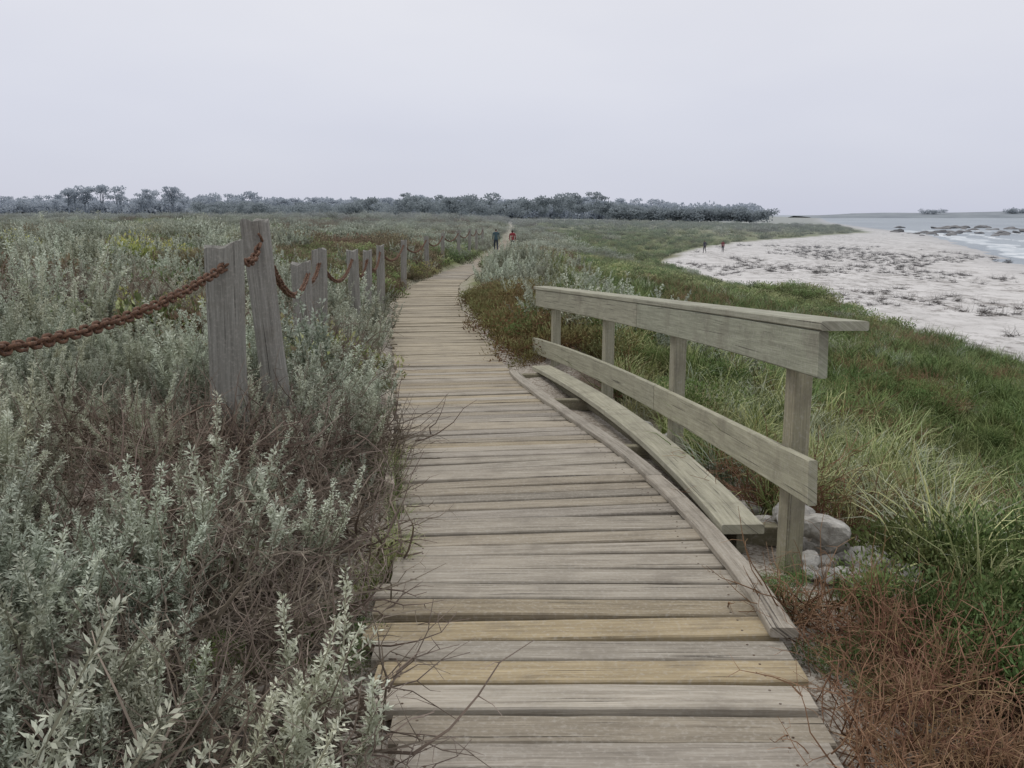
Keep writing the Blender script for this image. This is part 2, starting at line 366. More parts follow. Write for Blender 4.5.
def chain(p0,p1,sag):
    p0=Vector(p0);p1=Vector(p1);n=200
    P=[p0.lerp(p1,i/n)+Vector((0,0,-4*sag*(i/n)*(1-i/n))) for i in range(n+1)]
    V=[];F=[];pitch=.045;acc=0;nxt=0;q=0
    for i in range(n):
        d=(P[i+1]-P[i]).length
        while nxt<=acc+d:
            c=P[i].lerp(P[i+1],(nxt-acc)/d);t=(P[i+1]-P[i]).normalized();s=t.cross(Vector((0,0,1))).normalized();u_=s.cross(t)
            ang=(math.pi/2 if q%2 else 0)+.5+.25*math.sin(q*2.3);ss=s*math.cos(ang)+u_*math.sin(ang);uu=t.cross(ss)
            b0=len(V)
            for v in LV: V.append(tuple(c+t*v.x+ss*v.y+uu*v.z))
            F+= [tuple(b0+k for k in f) for f in LF]
            nxt+=pitch;q+=1
        acc+=d
    me=bpy.data.meshes.new('rusty_chain');me.from_pydata(V,[],F);me.materials.append(M_chain)
    me.polygons.foreach_set('use_smooth',[True]*len(me.polygons));link(bpy.data.objects.new('rusty_chain',me),fence)
def at(k,dz=-.14,dx=0.0): x,y,z,w,lx,ly=posts[k];return (x+dx+lx*.8,y,z+dz)
chain(at(0,-.12,.09),(-1.62,5.36,1.31),.22)
chain((-1.62,5.36,1.31),(-1.555,5.55,1.34),.0)
chain((-1.555,5.55,1.34),(-1.57,5.96,1.42),.05)
chain((-1.57,6.0,1.46),(-2.02,9.45,1.02),.28)
chain((-2.08,9.5,1.03),at(4),.15)
for k in range(4,14): chain(at(k,-.12),at(k+1,-.12),.3)
# ---------------------------------------------------------------- rocks
def rock(V,F,c,s,seed):
    bm=bmesh.new();bmesh.ops.create_icosphere(bm,subdivisions=3,radius=1)
    r=np.random.default_rng(seed);dirs=r.normal(size=(12,3));dirs/=np.linalg.norm(dirs,axis=1)[:,None];offs=.52+.4*r.random(12)
    b0=len(V);R=Matrix.Rotation(r.random()*6,3,'Z')@Matrix.Rotation(r.normal(0,.25),3,'X')
    for v in bm.verts:
        d=np.array(v.co);k=1.0
        for dd,oo in zip(dirs,offs):
            q=d@dd
            if q*k>oo: k=min(k,oo/q*1.0)
        k*=1+.03*math.sin(d[0]*9+seed)+.03*math.sin(d[1]*11+seed*2)
        w=R@Vector((d[0]*s[0]*k,d[1]*s[1]*k,d[2]*s[2]*k));V.append((w.x+c[0],w.y+c[1],w.z+c[2]))
    for f in bm.faces: F.append(tuple(b0+v.index for v in f.verts))
    bm.free()
def rock_mat(name,a,b_,c_):
    m,nt,b,o=newmat(name);p=wpos(nt)
    nt.links.new(ramp(nt,[(.3,a),(.5,b_),(.7,c_)],noise(nt,p,12 if 'far' not in name else .4,7,.65)),b.inputs['Base Color']);b.inputs['Roughness'].default_value=.9
    bump(nt,b,noise(nt,p,50 if 'far' not in name else 2,5,.7),.9,.012);return m
V=[];F=[]
rr_=np.random.default_rng(3)
rk=[(1.50,4.80,.095),(1.62,4.75,.11),(1.53,5.0,.09),(1.70,4.90,.08),(1.80,4.62,.11),(1.92,4.5,.095),(2.02,4.38,.07),(1.50,4.58,.07),(1.58,4.80,.08),(1.72,4.42,.07),(1.44,5.1,.08),(1.86,4.75,.07),(1.62,4.42,.055),(1.54,4.4,.05),(1.4,5.4,.08),(1.3,5.8,.08),(1.35,6.3,.09),(1.25,7.5,.09),(1.15,8.2,.08)]
rk+=[(1.4+.75*rr_.random(),4.2+.9*rr_.random(),.025+.035*rr_.random()) for _ in range(34)]
for q,(x,y,s) in enumerate(rk):
    rock(V,F,(x,y,float(H(x,y))+s*.6+(.12 if q in(1,8,2,0) else .01)),(s*1.45,s*1.05,s*.85),q+3)
me=bpy.data.meshes.new('rock_pile');me.from_pydata(V,[],F);me.materials.append(rock_mat('pale_rock',(.22,.20,.175),(.46,.44,.40),(.66,.64,.60)))
link(bpy.data.objects.new('rock_pile',me))
V=[];F=[]
for q in range(44):
    t=rng.random();yy=235+60*rng.random();xx=yy*(.395+.16*t)
    s=.4+1.2*rng.random()**2
    rock(V,F,(xx,yy,-3.6),(s*1.9,s*1.5,s*.7),q+50)
for q in range(20):
    xx=155+40*rng.random();yy=330+60*rng.random();s=.8+1.2*rng.random();rock(V,F,(xx,yy,-3.6),(s*2,s*1.5,s*.6),q+150)
me=bpy.data.meshes.new('shore_rocks');me.from_pydata(V,[],F);me.materials.append(rock_mat('shore_rock_far',(.10,.10,.105),(.16,.16,.165),(.25,.25,.26)))
link(bpy.data.objects.new('shore_rocks',me))
# ---------------------------------------------------------------- plant prototypes
def mesh_from(name,V,F,tt,mat):
    me=bpy.data.meshes.new(name);me.from_pydata(np.asarray(V).tolist(),[],F if isinstance(F,list) else F.tolist())
    a=me.attributes.new('tt','FLOAT','POINT');a.data.foreach_set('value',np.asarray(tt,float));me.materials.append(mat)
    return bpy.data.objects.new(name,me)
def leaves(P,D,L,W,T,r):
    n=len(P);D=D/np.linalg.norm(D,axis=1)[:,None]
    S=np.cross(D,r.normal(size=(n,3)));S/=np.linalg.norm(S,axis=1)[:,None]
    L=L[:,None];W=W[:,None]
    V=np.stack([P,P+D*L*.5+S*W*.5,P+D*L,P+D*L*.5-S*W*.5],1).reshape(-1,3)
    F=np.arange(n*4).reshape(n,4);return V,F,np.repeat(T,4)
def tube(path,r0,r1,T0,T1):
    n=len(path);V=[];F=[];TT=[]
    for i,p in enumerate(path):
        d=path[min(i+1,n-1)]-path[max(i-1,0)];d=d/np.linalg.norm(d)
        s=np.cross(d,[.3,.9,.2]);s/=np.linalg.norm(s);u_=np.cross(d,s);f=i/(n-1);rr=r0+(r1-r0)*f
        for k in range(3):
            a=k*2.094;V.append(p+s*math.cos(a)*rr+u_*math.sin(a)*rr);TT.append(T0+(T1-T0)*f)
    for i in range(n-1):
        for k in range(3): F.append((i*3+k,i*3+(k+1)%3,(i+1)*3+(k+1)%3,(i+1)*3+k))
    return V,F,TT
class PA:
    def __init__(s): s.V=[];s.F=[];s.T=[];s.n=0
    def add(s,V,F,T):
        V=np.asarray(V);s.V.append(V);s.F+= [tuple(int(a)+s.n for a in f) for f in F];s.T+=list(T);s.n+=len(V)
    def obj(s,name,mat): return mesh_from(name,np.concatenate(s.V),s.F,s.T,mat)
def coll(name,objs):
    c=bpy.data.collections.new(name)
    for o in objs: c.objects.link(o)
    return c
def sage(seed,nst=10,nl=230,ht=.46,k1=1.0):
    r=np.random.default_rng(seed);A=PA()
    for s in range(nst):
        az=r.random()*6.28;b=np.array([math.cos(az),math.sin(az),0])*r.random()*.10;az+=r.normal(0,.4)
        d=np.array([math.cos(az),math.sin(az),0]);h=ht*(.5+.65*r.random());ln=.12+.55*r.random()
        f=lambda t:b+np.outer(t,[0,0,1])*h+np.outer(np.power(t,.75),d)*h*ln+np.outer(np.sin(t*5+seed),d)*.012
        A.add(*tube(f(np.linspace(0,.96,6)),.004,.0015,0,.4))
        t=np.clip(.12+.88*r.random(nl)**.6,0,1);P=f(t)
        a2=r.random(nl)*6.28;el=np.where(t>.5,.55,.2)+r.normal(0,.5,nl)
        D=np.stack([np.cos(a2)*np.cos(el),np.sin(a2)*np.cos(el),np.sin(el)],1)
        L=np.where(t>.5,.021,.033)*(.5+.9*r.random(nl))*(1.25-.6*t)
        off=D*(r.random(nl)*.010)[:,None]
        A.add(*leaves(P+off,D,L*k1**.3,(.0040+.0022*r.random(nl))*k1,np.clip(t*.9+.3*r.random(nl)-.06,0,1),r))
        for q in range(6):
            t0=.2+.5*r.random();p0=f(np.array([t0]))[0];a3=r.random()*6.28;dd=np.array([math.cos(a3),math.sin(a3),1.0+r.random()]);dd/=np.linalg.norm(dd);l=.05+.08*r.random()
            k=int(34/k1);tq=r.random(k);P=p0+np.outer(tq*l,dd);D=r.normal(size=(k,3))*.8+dd
            A.add(*leaves(P,D,.012+.013*r.random(k),(.0042+.002*r.random(k))*k1,np.clip(t0*.7+.5*tq,0,1),r))
    return A
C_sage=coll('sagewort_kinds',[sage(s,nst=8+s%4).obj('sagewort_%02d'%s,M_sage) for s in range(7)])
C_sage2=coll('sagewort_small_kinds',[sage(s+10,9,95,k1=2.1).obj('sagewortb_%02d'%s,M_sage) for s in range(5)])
def grassp(seed,n=70,ht=.42,w=.006):
    r=np.random.default_rng(seed);A=PA();k=5
    for q in range(n):
        az=r.random()*6.28;d=np.array([math.cos(az),math.sin(az),0]);b=np.array([r.normal(0,.05),r.normal(0,.05),0]);L=ht*(.5+.8*r.random());lean=.3+1.0*r.random()
        s=np.array([-d[1],d[0],0])+r.normal(0,.3,3);s/=np.linalg.norm(s);p=b.copy();el=1.45-.3*r.random();V=[];T=[]
        t0=.25*r.random()**2*(1 if q%5 else 3)
        for i in range(k+1):
            f=i/k;ww=w*(.8+.4*r.random())*(1-f)**.6/2+.0003
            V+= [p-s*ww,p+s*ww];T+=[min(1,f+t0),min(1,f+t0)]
            p=p+(d*math.cos(el)+np.array([0,0,math.sin(el)]))*L/k;el-=lean*(.18+.5*f)
        A.add(V,[(2*i,2*i+1,2*i+3,2*i+2) for i in range(k)],T)
    return A
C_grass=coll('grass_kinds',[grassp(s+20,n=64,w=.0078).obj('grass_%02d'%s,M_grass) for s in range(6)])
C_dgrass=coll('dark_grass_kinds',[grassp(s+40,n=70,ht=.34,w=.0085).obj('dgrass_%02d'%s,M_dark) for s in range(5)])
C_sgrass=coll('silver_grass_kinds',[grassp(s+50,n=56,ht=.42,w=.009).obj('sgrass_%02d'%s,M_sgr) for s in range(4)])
def bush(seed,n=900,leaf=.022,w=.011,hgt=.35,rad=.26):
    r=np.random.default_rng(seed);A=PA();lob=[(r.normal(0,rad*.45),r.normal(0,rad*.45),hgt*(.35+.5*r.random()),rad*(.3+.35*r.random())) for _ in range(9)]
    for (x,y,z,s) in lob:
        A.add(*tube(np.array([[0,0,0],[x*.5,y*.5,z*.5],[x,y,z]]),.005,.002,0,.2))
        k=n//9;D=r.normal(size=(k,3));D/=np.linalg.norm(D,axis=1)[:,None];rr=s*(.35+.7*r.random(k)**.5)
        P=np.array([x,y,z])+D*rr[:,None]*np.array([1,1,.8]);P[:,2]=np.abs(P[:,2])
        DD=D*.7+np.array([0,0,.8])+r.normal(0,.5,(k,3))
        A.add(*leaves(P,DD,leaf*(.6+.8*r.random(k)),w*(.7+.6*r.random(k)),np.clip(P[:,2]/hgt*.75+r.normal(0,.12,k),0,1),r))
    return A
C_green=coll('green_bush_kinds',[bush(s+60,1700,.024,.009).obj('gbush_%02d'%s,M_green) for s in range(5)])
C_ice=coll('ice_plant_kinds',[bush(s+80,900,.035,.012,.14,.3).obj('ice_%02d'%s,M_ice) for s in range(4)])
def twigs(seed,n=55,L0=.26,rad=.0028):
    r=np.random.default_rng(seed);A=PA()
    for q in range(n):
        p=np.array([r.normal(0,.1),r.normal(0,.1),.01+.08*r.random()]);az=r.random()*6.28;el=r.normal(.35,.45);L=L0*(.5+r.random());path=[p.copy()]
        for i in range(5):
            p=p+np.array([math.cos(az)*math.cos(el),math.sin(az)*math.cos(el),math.sin(el)])*L/5;az+=r.normal(0,.35);el+=r.normal(-.02,.3);path.append(p.copy())
            if i in(2,3):
                e=p+r.normal(0,1,3)*np.array([1,1,.7])*.045;A.add(*tube(np.array([p,(p+e)/2+r.normal(0,.006,3),e]),.0014,.0006,.4,1))
        A.add(*tube(np.array(path),rad*(.6+.9*r.random()),.001,r.random()*.3,.5+.5*r.random()))
    return A
C_twig=coll('twig_kinds',[twigs(s+100,L0=.32,rad=.0036).obj('twig_%02d'%s,M_twig) for s in range(5)])
C_rust=coll('rust_twig_kinds',[twigs(s+120,n=60,L0=.3,rad=.0032).obj('rtwig_%02d'%s,M_rust) for s in range(5)])
C_wrack=coll('seaweed_kinds',[twigs(s+140,n=40,L0=.35,rad=.006).obj('weed_%02d'%s,M_wrack) for s in range(3)])
fb=lambda s,m,h,n=600,l=.07,w=.03:bush(s,n,l,w,h,.5).obj('fb%03d'%s,m)
C_fs=coll('far_silver_kinds',[fb(200+s,M_sage,.5) for s in range(4)])
C_fg=coll('far_green_kinds',[fb(210+s,M_green,.25) for s in range(3)]+[fb(215+s,M_grass,.25) for s in range(3)])
C_fo=coll('far_olive_kinds',[fb(220+s,M_oli,.35) for s in range(4)])
C_fy=coll('far_yellow_kinds',[fb(230+s,M_yel,.5) for s in range(3)])
def scatter(name,C,x,y,smin,smax,tilt=.15,dz=-.02,sz=None):
    x=np.asarray(x);y=np.asarray(y);n=len(x)
    if n==0: return
    P=np.stack([x,y,H(x,y)+dz],1);me=bpy.data.meshes.new(name);me.from_pydata(P.tolist(),[],[])
    rot=np.stack([rng.normal(0,tilt,n),rng.normal(0,tilt,n),rng.random(n)*6.28],1)
    s=smin+(smax-smin)*rng.random(n)
    if sz is not None: s=s*sz
    a=me.attributes.new('rot','FLOAT_VECTOR','POINT');a.data.foreach_set('vector',rot.ravel())
    a=me.attributes.new('scl','FLOAT','POINT');a.data.foreach_set('value',s)
    a=me.attributes.new('pid','INT','POINT');a.data.foreach_set('value',rng.integers(0,len(C.objects),n).astype(np.int32))
    o=bpy.data.objects.new(name,me);link(o)
    ng=bpy.data.node_groups.new(name,'GeometryNodeTree')
    ng.interface.new_socket('Geometry',in_out='INPUT',socket_type='NodeSocketGeometry');ng.interface.new_socket('Geometry',in_out='OUTPUT',socket_type='NodeSocketGeometry')
    gi=ng.nodes.new('NodeGroupInput');go=ng.nodes.new('NodeGroupOutput');ip=ng.nodes.new('GeometryNodeInstanceOnPoints');ci=ng.nodes.new('GeometryNodeCollectionInfo')
    ci.inputs['Collection'].default_value=C;ci.inputs['Separate Children'].default_value=True;ci.inputs['Reset Children'].default_value=True
    def na(nm,dt):
        q=ng.nodes.new('GeometryNodeInputNamedAttribute');q.data_type=dt;q.inputs['Name'].default_value=nm;return q.outputs['Attribute']
    er=ng.nodes.new('FunctionNodeEulerToRotation');L=ng.links.new
    L(na('rot','FLOAT_VECTOR'),er.inputs[0]);L(er.outputs[0],ip.inputs['Rotation']);L(na('scl','FLOAT'),ip.inputs['Scale']);L(na('pid','INT'),ip.inputs['Instance Index'])
    ip.inputs['Pick Instance'].default_value=True
    L(gi.outputs[0],ip.inputs['Points']);L(ci.outputs[0],ip.inputs['Instance']);L(ip.outputs[0],go.inputs[0])
    md=o.modifiers.new('scatter','NODES');md.node_group=ng
def jit(x0,x1,y0,y1,st):
    a,b=np.meshgrid(np.arange(x0,x1,st),np.arange(y0,y1,st));a=a.ravel()+rng.uniform(-.5,.5,a.size)*st;b=b.ravel()+rng.uniform(-.5,.5,b.size)*st
    k=np.abs(a)<.60*b+1.1;return a[k],b[k]
def U(x,y): return fxl(y)-x,x-fxr(y)
XB=lambda y:np.interp(y,BY,BX)+1.2*fbm(y/9.,y*0,3)
# near sagewort
x,y=jit(-6,0,.8,7.5,.225);ul,ur=U(x,y)
nb=fbm(x*1.3,y*1.3,11)
dead=(ul<.46+.5*nb)&(y<6.3)
dead|=(np.hypot((x+1.2)/.85,(y-4.35)/.9)<.95)&(nb<.4)
dead|=(fbm(x*.9,y*.9,13)>.32)&(x<-1.6)
k=(ul>.18)&(~dead|(rng.random(len(x))<.2))&~((y<1.9)&(x>-1.0))&(rng.random(len(x))<.92)
lump=np.clip(.92+.75*fbm(x/.9,y/.9,14),.5,1.4)
scatter('sagewort_plants',C_sage,x[k],y[k],.75,1.4,.22,sz=lump[k])
x,y=jit(-24,6,7.5,36,.41);ul,ur=U(x,y);yk=rng.random(len(x))<np.where(y<12,.95,.7)
mL=(ul>.22);mR=(ur>.6)&(ur<3.4+1.0*fbm(x/3,y/3,21))&(y>12.5)
pat=fbm(x/3.0,y/4.5,12)-.16*sst(12,26,y)
lump=np.clip(.98+.85*fbm(x/1.8,y/1.8,14),.5,1.6)
k=((mL&(pat>-.2))|mR)&yk
scatter('sagewort_plants',C_sage2,x[k],y[k],.9,1.55,.2,sz=lump[k])
k2=mL&(pat<=-.15)&(rng.random(len(x))<.75);scatter('olive_scrub',C_fo,x[k2],y[k2],.4,.9,.1)
k2=mL&(pat<=-.05)&(rng.random(len(x))<.3);scatter('green_scrub',C_fg,x[k2],y[k2],.5,1.0,.1)
k2=mL&(lump<.8)&(y<16)&(rng.random(len(x))<.5);scatter('dead_twig_litter',C_twig,x[k2],y[k2],1.0,1.7,.3,.05)
x,y=jit(-16,-3,8,36,.7);ul,ur=U(x,y);k=(fbm(x/2.5,y/2.5,31)>.38);scatter('yellow_flowering_bush',C_fy,x[k],y[k],.6,1.0)
# twigs
x,y=jit(-5,0,1.5,8,.18);ul,ur=U(x,y)
k=(ul>.14)&((ul<.9)&(y<6.8)|(np.hypot((x+1.25)/1.0,(y-4.35)/1.1)<1)|(fbm(x*.9,y*.9,13)>.26))&(rng.random(len(x))<.68)&(fbm(x*2,y*2,17)>-.4)
scatter('dead_twig_litter',C_twig,x[k],y[k],.55,1.5,.3,.0)
x,y=jit(-3,0,2.4,12,.14);ul,ur=U(x,y);k=(ul>.06)&(ul<.75)&(fbm(x*1.6,y*1.2,41)>.18)
scatter('green_weeds',C_green,x[k],y[k],.2,.42)
k=(ul>.0)&(ul<.3)&(fbm(x*2,y*1.2,43)>.15);scatter('grass_tufts',C_grass,x[k],y[k],.3,.65)
# right side grass
x,y=jit(1.2,20,2.2,34,.25);ul,ur=U(x,y);xb=XB(y);keep=rng.random(len(x))<np.where(y<14,.95,.65)
RXy=np.interp(y,RY,RX)
g=fbm(x/1.3,y/1.3,51)
on=keep&(x<xb-.3)&(ur>.42)&(x>RXy+.14)&~((x>1.34)&(x<2.2)&(y>4.0)&(y<5.3)&(rng.random(len(x))<.97))
nearcorner=(y<4.2)&(x<1.95)
dk=(g+.6*sst(3,8,ur)-.4*(ur<2.2)>.1)
lump=np.clip(.85+.85*fbm(x/1.0,y/1.0,55),.45,1.5)
sg=(fbm(x/1.1,y/1.1,57)>.18)&(rng.random(len(x))<.55)
k=on&~nearcorner&~dk&~sg;scatter('dune_grass',C_grass,x[k],y[k],.85,1.45,.25,sz=(lump*(1-.25*sst(3,8,ur)))[k])
k=on&~nearcorner&dk&~sg;scatter('dark_dune_grass',C_dgrass,x[k],y[k],.9,1.5,.25,sz=lump[k])
k=on&~nearcorner&sg;scatter('silver_dune_grass',C_sgrass,x[k],y[k],.7,1.2,.25,sz=lump[k])
k=on&(fbm(x/1.7,y/1.7,58)>.25)&(ur>1.2)&(y<20)&(rng.random(len(x))<.55);scatter('green_shrubs',C_green,x[k],y[k],.8,1.5,.2)
k=on&(fbm(x/1.5,y/1.5,59)>.28)&(rng.random(len(x))<.5);scatter('dry_rusty_twigs',C_rust,x[k],y[k],.8,1.4,.3,.08)
# near right shrubs
x,y=jit(.9,4.2,1.4,4.8,.17);ul,ur=U(x,y);g=fbm(x*1.1,y*1.1,61)
bare=(np.hypot((x-1.75)/.35,(y-2.75)/.35)<1)
k=(ur>.5+.2*g)&~bare&((y<4.1)|(x>2.2))&(rng.random(len(x))<.9);scatter('green_shrubs',C_green,x[k],y[k],.8,1.35,.25,sz=(.7+.45*sst(.5,1.4,ur[k])))
k=(ur>.62)&(y<4.6)&(y>2.2)&((y<4.1)|(x>2.2))&(rng.random(len(x))<.12);scatter('dune_grass',C_grass,x[k],y[k],.7,1.1)
k=(ur>.06)&((ur<.78)|bare)&(y<3.75)&(rng.random(len(x))<.95);scatter('dry_rusty_twigs',C_rust,x[k],y[k],.6,1.1,.3,.02)
x,y=jit(.9,2.2,3.2,4.6,.12);ul,ur=U(x,y);k=(ur>.12)&(ur<.7)&(rng.random(len(x))<.42);scatter('green_weeds',C_green,x[k],y[k],.2,.45)
# beside the bend
x,y=jit(-1,6,9.6,22,.27);ul,ur=U(x,y);g=fbm(x,y,71)
k=(ur>.25)&(ur<1.7)&(y>11.6);scatter('ice_plant_mat',C_ice,x[k],y[k],.9,1.6,.2)
k=(ur>.3)&(ur<1.5)&(y>11.8)&(y<15)&(rng.random(len(x))<.4);scatter('dry_rusty_twigs',C_rust,x[k],y[k],.8,1.2,.2,.03)
k=(ur>.5)&(ur<2.2)&(y>12)&(y<15)&(rng.random(len(x))<.5);scatter('green_shrubs',C_green,x[k],y[k],.8,1.2)
x,y=jit(-2,20,12,36,.45);ul,ur=U(x,y);k=(ur>2.5)&(x<XB(y)-.3)&(rng.random(len(x))<.7);scatter('dark_dune_grass',C_dgrass,x[k],y[k],1.1,1.9,.2)
# far cover
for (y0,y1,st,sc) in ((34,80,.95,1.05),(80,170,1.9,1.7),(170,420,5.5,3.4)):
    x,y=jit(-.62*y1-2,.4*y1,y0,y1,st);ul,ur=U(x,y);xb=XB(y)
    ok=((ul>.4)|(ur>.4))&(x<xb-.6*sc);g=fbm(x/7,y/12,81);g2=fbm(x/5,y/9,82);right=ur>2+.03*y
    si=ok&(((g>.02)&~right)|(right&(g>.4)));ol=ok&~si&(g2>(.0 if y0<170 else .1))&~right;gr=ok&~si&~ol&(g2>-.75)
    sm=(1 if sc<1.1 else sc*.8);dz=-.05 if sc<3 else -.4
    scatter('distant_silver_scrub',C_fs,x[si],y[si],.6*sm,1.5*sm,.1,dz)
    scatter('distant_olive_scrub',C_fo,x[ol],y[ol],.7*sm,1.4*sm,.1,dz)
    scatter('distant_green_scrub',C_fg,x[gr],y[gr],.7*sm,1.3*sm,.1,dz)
# seaweed on beach
x,y=jit(14,60,22,150,.9);xb=XB(y);xw_=np.interp(y,WY,WX);g=fbm(x/5,y/14,91)
k=(x>xb+1)&(x<xw_-4)&(g>.05)&(rng.random(len(x))<.45);scatter('beach_seaweed',C_wrack,x[k],y[k],.5,1.4,.05,-.05)
# ---------------------------------------------------------------- distant trees
def tree_mass(name,specs,col,seed):
    r=np.random.default_rng(seed);A=PA()
    for (x,y,z,h,wd,tk) in specs:
        if tk:
            top=np.array([x+r.normal(0,.4),y,z+h*.75]);A.add(*tube(np.array([[x,y,z-1],[x+r.normal(0,.3),y,z+h*.4],top]),h*.022,h*.009,0,0))
        nl=int(4+r.integers(0,4))
        for q in range(nl):
            f=(.55+.42*r.random()) if tk else (.25+.55*r.random())
            c=np.array([x+r.normal(0,wd*.28),y+r.normal(0,wd*.28),z+h*f]);s=wd*(.17+.17*r.random())
            if tk: A.add(*tube(np.array([[x,y,z+h*.45],(c+[x,y,z+h*.5])/2,c]),h*.008,h*.004,0,0))
            k=80;D=r.normal(size=(k,3));D/=np.linalg.norm(D,axis=1)[:,None]
            P=c+D*(s*(.2+.9*r.random(k)**.6))[:,None]*np.array([1.25,1.25,.55 if tk else .8])
            A.add(*leaves(P-D*.3,D+r.normal(0,.7,(k,3)),np.full(k,s*.40),np.full(k,s*.34),np.clip((P[:,2]-c[2])/s*.5+.5+r.normal(0,.15,k),0,1),r))
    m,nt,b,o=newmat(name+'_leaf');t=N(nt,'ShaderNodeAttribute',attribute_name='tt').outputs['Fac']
    c=ramp(nt,[(0,tuple(v*.94 for v in col)),(1,tuple(v*1.05 for v in col))],t)  # crown colour has distance haze painted in, paler and bluer than the leaves
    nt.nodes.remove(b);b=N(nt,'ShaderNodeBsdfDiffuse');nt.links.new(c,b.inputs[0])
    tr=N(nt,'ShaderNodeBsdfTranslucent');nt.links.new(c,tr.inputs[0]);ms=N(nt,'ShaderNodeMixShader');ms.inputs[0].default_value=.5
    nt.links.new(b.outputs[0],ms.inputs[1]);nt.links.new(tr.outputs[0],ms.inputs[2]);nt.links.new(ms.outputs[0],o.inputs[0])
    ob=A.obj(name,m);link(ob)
sp=[];r=np.random.default_rng(5)
for q in range(230):
    a=-.66+.82*r.random();yy=560+120*r.random();h=(13 if a<-.25 else 11)*(.7+.5*r.random());sp.append((a*yy,yy,-.5,h,6+5*r.random(),True))
for q in range(16):
    a=-.46+.11*r.random();yy=560;h=16+3.5*r.random();sp.append((a*yy,yy,-.5,h,6+3*r.random(),True))
for q in range(430):
    a=-.68+.93*r.random();yy=590+70*r.random();sp.append((a*yy,yy,-1,(11 if a<0 else 8)*(.7+.4*r.random()),15,False))
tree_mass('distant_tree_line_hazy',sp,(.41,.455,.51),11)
sp=[]
for q in range(110):
    a=-.33+.46*r.random();yy=430+70*r.random();h=(9*(.6+.6*r.random()))*(1.15 if abs(a+.03)<.12 else .8);sp.append((a*yy,yy,-.5,h,6+4*r.random(),q%3>0))
for q in range(40):
    a=.11+.15*r.random();yy=470;sp.append((a*yy,yy,-1.6,5+1.8*r.random(),9,False))
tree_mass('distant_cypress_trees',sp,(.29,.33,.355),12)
# headland
V=[];nu=90
for q in range(nu):
    f=q/(nu-1);xx=470+2200*f;hp=sst(0,.07,f)*(5.2+1.6*float(fbm(f*12,0,4)))+4*sst(.08,.25,f)
    for s,g in ((0,0),(.15,.45),(.4,.8),(.7,1),(1,0)): V.append((xx,1500+160*s,-4.2+(hp+4.2)*g+.5*float(fbm(xx/20,s*7,2))*(g>0)))
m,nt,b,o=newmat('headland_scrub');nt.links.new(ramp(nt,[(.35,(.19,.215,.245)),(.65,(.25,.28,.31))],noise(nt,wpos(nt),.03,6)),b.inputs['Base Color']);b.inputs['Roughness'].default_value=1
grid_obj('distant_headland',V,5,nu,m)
sp=[(xx+r.normal(0,6),1560,2.5,6+2.5*r.random(),14,False) for xx in list(r.uniform(660,690,3))+list(r.uniform(800,1000,40))]
tree_mass('headland_trees',sp,(.40,.44,.48),13)
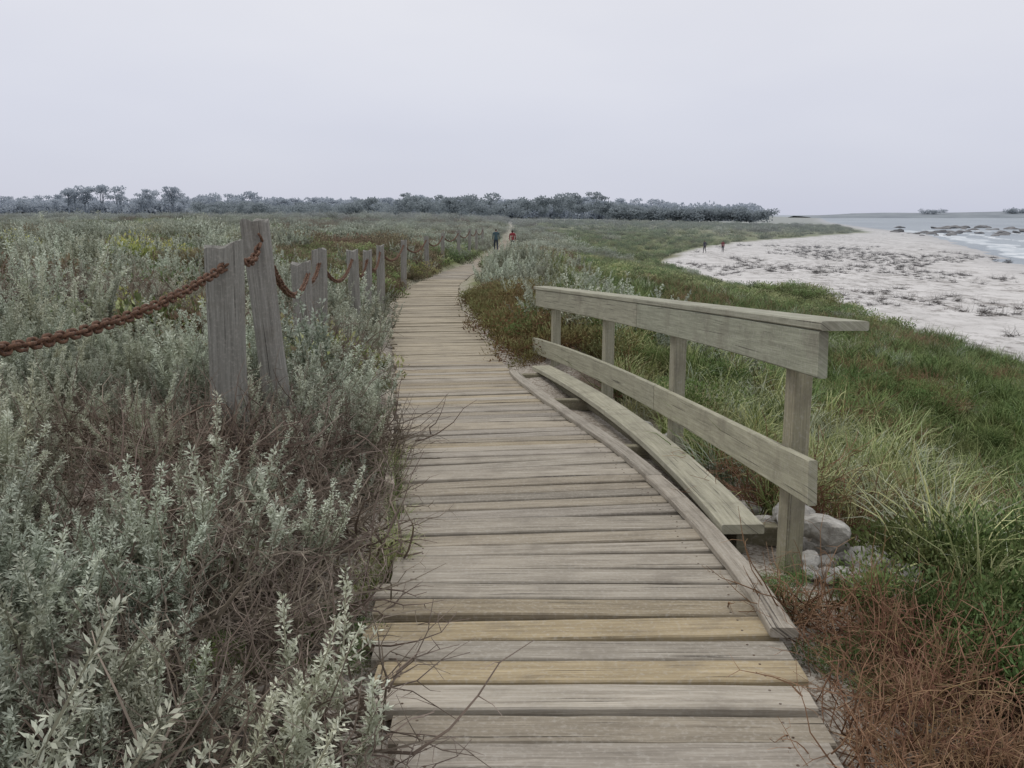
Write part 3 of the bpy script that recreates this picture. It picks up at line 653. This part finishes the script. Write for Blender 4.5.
# ---------------------------------------------------------------- people
def simple(name,c):
    m,nt,b,o=newmat(name);p=wpos(nt);nt.links.new(ramp(nt,[(.3,tuple(v*.8 for v in c)),(.7,tuple(min(1,v*1.15) for v in c))],noise(nt,p,15,4)),b.inputs['Base Color']);b.inputs['Roughness'].default_value=.85;return m
def person(name,loc,rz,h,top,pants,hair,longhair=False,mirror=1):
    J=[(0,0,.93),(0,0,1.1),(0,.0,1.32),(0,0,1.45),(0,.01,1.51),(0,.025,1.585),(0,.02,1.67),
       (-.19,0,1.40),(-.225,-.05*mirror,1.13),(-.22,.06+.08*mirror,.92),(-.215,.09+.09*mirror,.85),
       (.19,0,1.40),(.225,-.04,1.13),(.22,.12-.12*mirror,.91),(.215,.14-.14*mirror,.84),
       (-.09,0,.86),(-.1,.13,.49),(-.1,.10,.09),(-.1,.23,.045),
       (.09,0,.86),(.1,.03,.47),(.1,-.22,.16),(.1,-.13,.045)]
    R=[(.15,.11),(.13,.1),(.17,.115),(.085,.075),(.05,.05),(.078,.09),(.07,.08),(.062,.062),(.046,.046),(.032,.03),(.03,.02),(.062,.062),(.046,.046),(.032,.03),(.03,.02),
       (.09,.09),(.06,.06),(.042,.042),(.04,.032),(.09,.09),(.06,.06),(.042,.042),(.04,.032)]
    E=[(0,1),(1,2),(2,3),(3,4),(4,5),(5,6),(2,7),(7,8),(8,9),(9,10),(2,11),(11,12),(12,13),(13,14),(0,15),(15,16),(16,17),(17,18),(0,19),(19,20),(20,21),(21,22)]
    me=bpy.data.meshes.new(name);me.from_pydata(J,E,[]);ob=bpy.data.objects.new(name,me);link(ob)
    md=ob.modifiers.new('s','SKIN');
    for v,q in zip(me.skin_vertices[0].data,R): v.radius=q
    me.skin_vertices[0].data[0].use_root=True
    sb=ob.modifiers.new('d','SUBSURF');sb.levels=2;sb.render_levels=2
    dg=bpy.context.evaluated_depsgraph_get();nm=bpy.data.meshes.new_from_object(ob.evaluated_get(dg))
    ob.modifiers.clear();ob.data=nm
    nm.materials.clear()
    for mm in (top,pants,simple(name+'_skin',(.42,.27,.2)),hair,simple(name+'_shoe',(.05,.05,.05))): nm.materials.append(mm)
    for pl in nm.polygons:
        c=pl.center;pl.use_smooth=True
        if c.z>1.49: pl.material_index=3 if (c.z>1.66 or (c.y<.05 and (c.z>1.53 or longhair))) else 2
        elif abs(c.x)>.18 and c.z<.92: pl.material_index=2
        elif c.z<.1: pl.material_index=4
        elif c.z<.9 and abs(c.x)<.2: pl.material_index=1
        else: pl.material_index=0
    V=[];F=[]
    def tb(pts,r0,r1):
        v,f,_=tube(np.array(pts),r0,r1,0,0);b0=len(V);V.extend([tuple(q) for q in v]);F.extend([tuple(b0+k for k in g) for g in f])
    for hx,hy,hz_,sg in ((J[10][0],J[10][1],J[10][2],-1),(J[14][0],J[14][1],J[14][2],1)):
        for q,ln in enumerate((.07,.08,.075,.06)):
            yy=hy-.03+q*.02;tb([(hx,yy,hz_),(hx,yy+.005,hz_-ln*.5),(hx-sg*.015,yy+.01,hz_-ln)],.009,.006)
        tb([(hx,hy+.02,hz_+.03),(hx-sg*.01,hy+.05,hz_),(hx-sg*.01,hy+.055,hz_-.03)],.01,.007)
    tb([(0,.105,1.63),(0,.128,1.60),(0,.11,1.59)],.009,.012)
    for s in (-1,1): tb([(s*.08,.02,1.64),(s*.09,.015,1.62),(s*.08,.025,1.59)],.01,.008)
    fm=bpy.data.meshes.new('hands_and_face');fm.from_pydata(V,[],F);fm.materials.append(nm.materials[2]);link(bpy.data.objects.new('hands_and_face',fm),ob)
    ob.location=loc;ob.rotation_euler=(0,0,rz);ob.scale=(h/1.74,)*3
    return ob
hr=simple('dark_hair',(.03,.02,.015))
person('person_walking',(-1.2,72,float(fz(72))+.01),.1,1.80,simple('teal_jacket',(.05,.09,.11)),simple('dark_trousers',(.03,.04,.06)),hr)
person('person_in_red',(.03,73.5,float(fz(73.5))+.01),-.1,1.70,simple('red_top',(.24,.03,.04)),simple('dark_trousers',(.03,.03,.04)),hr,True,-1)
person('beach_walker',(23.7,118,float(H(23.7,118))),.4,1.6,simple('grey_coat',(.06,.06,.08)),simple('trousers',(.04,.04,.05)),hr)
person('beach_walker',(26.6,121,float(H(26.6,121))),-.3,1.5,simple('maroon_coat',(.18,.05,.06)),simple('trousers',(.04,.04,.05)),hr,False,-1)
# ---------------------------------------------------------------- world, sun, camera
w=bpy.data.worlds.new('World');scene.world=w;w.use_nodes=True;nt=w.node_tree;nt.nodes.clear()
out=N(nt,'ShaderNodeOutputWorld');bg=N(nt,'ShaderNodeBackground');nt.links.new(bg.outputs[0],out.inputs[0]);bg.inputs[1].default_value=.1
sky=N(nt,'ShaderNodeTexSky',sky_type='NISHITA');sky.sun_disc=False;sky.sun_elevation=math.radians(50);sky.sun_rotation=math.radians(-40)
tc=N(nt,'ShaderNodeTexCoord').outputs['Generated'];s=N(nt,'ShaderNodeSeparateXYZ');nt.links.new(tc,s.inputs[0])
g=ramp(nt,[(0,(.60,.625,.74)),(.1,(.67,.685,.785)),(.28,(.79,.79,.84)),(.7,(.88,.88,.90))],s.outputs[2])
cl=noise(nt,mapping(nt,tc,(1.2,1.2,4)),1.3,4,.5)
g=mix(nt,1.,g,ramp(nt,[(.3,(.93,.935,.955)),(.7,(1.07,1.065,1.04))],cl),'MULTIPLY')
vm=N(nt,'ShaderNodeVectorMath',operation='SCALE');nt.links.new(g,vm.inputs[0]);vm.inputs['Scale'].default_value=10
c=mix(nt,.94,sky.outputs[0],vm.outputs[0]);nt.links.new(c,bg.inputs[0])
ld=bpy.data.lights.new('sun','SUN');ld.energy=1.25;ld.angle=math.radians(20);ld.color=(1,.96,.9)
lo=bpy.data.objects.new('sun',ld);link(lo);az=math.radians(-40);el=math.radians(50)
d=Vector((math.sin(az)*math.cos(el),math.cos(az)*math.cos(el),math.sin(el)));lo.rotation_euler=d.to_track_quat('Z','Y').to_euler()
cd=bpy.data.cameras.new('camera');cd.lens=36*950/1024;cd.sensor_width=36;cd.clip_end=30000;cd.clip_start=.05
co=bpy.data.objects.new('camera',cd);link(co);co.location=(0,0,1.6);co.rotation_euler=(math.radians(90-10.1),0,0);scene.camera=co
scene.view_settings.view_transform='Standard';scene.view_settings.look='None';scene.view_settings.exposure=0
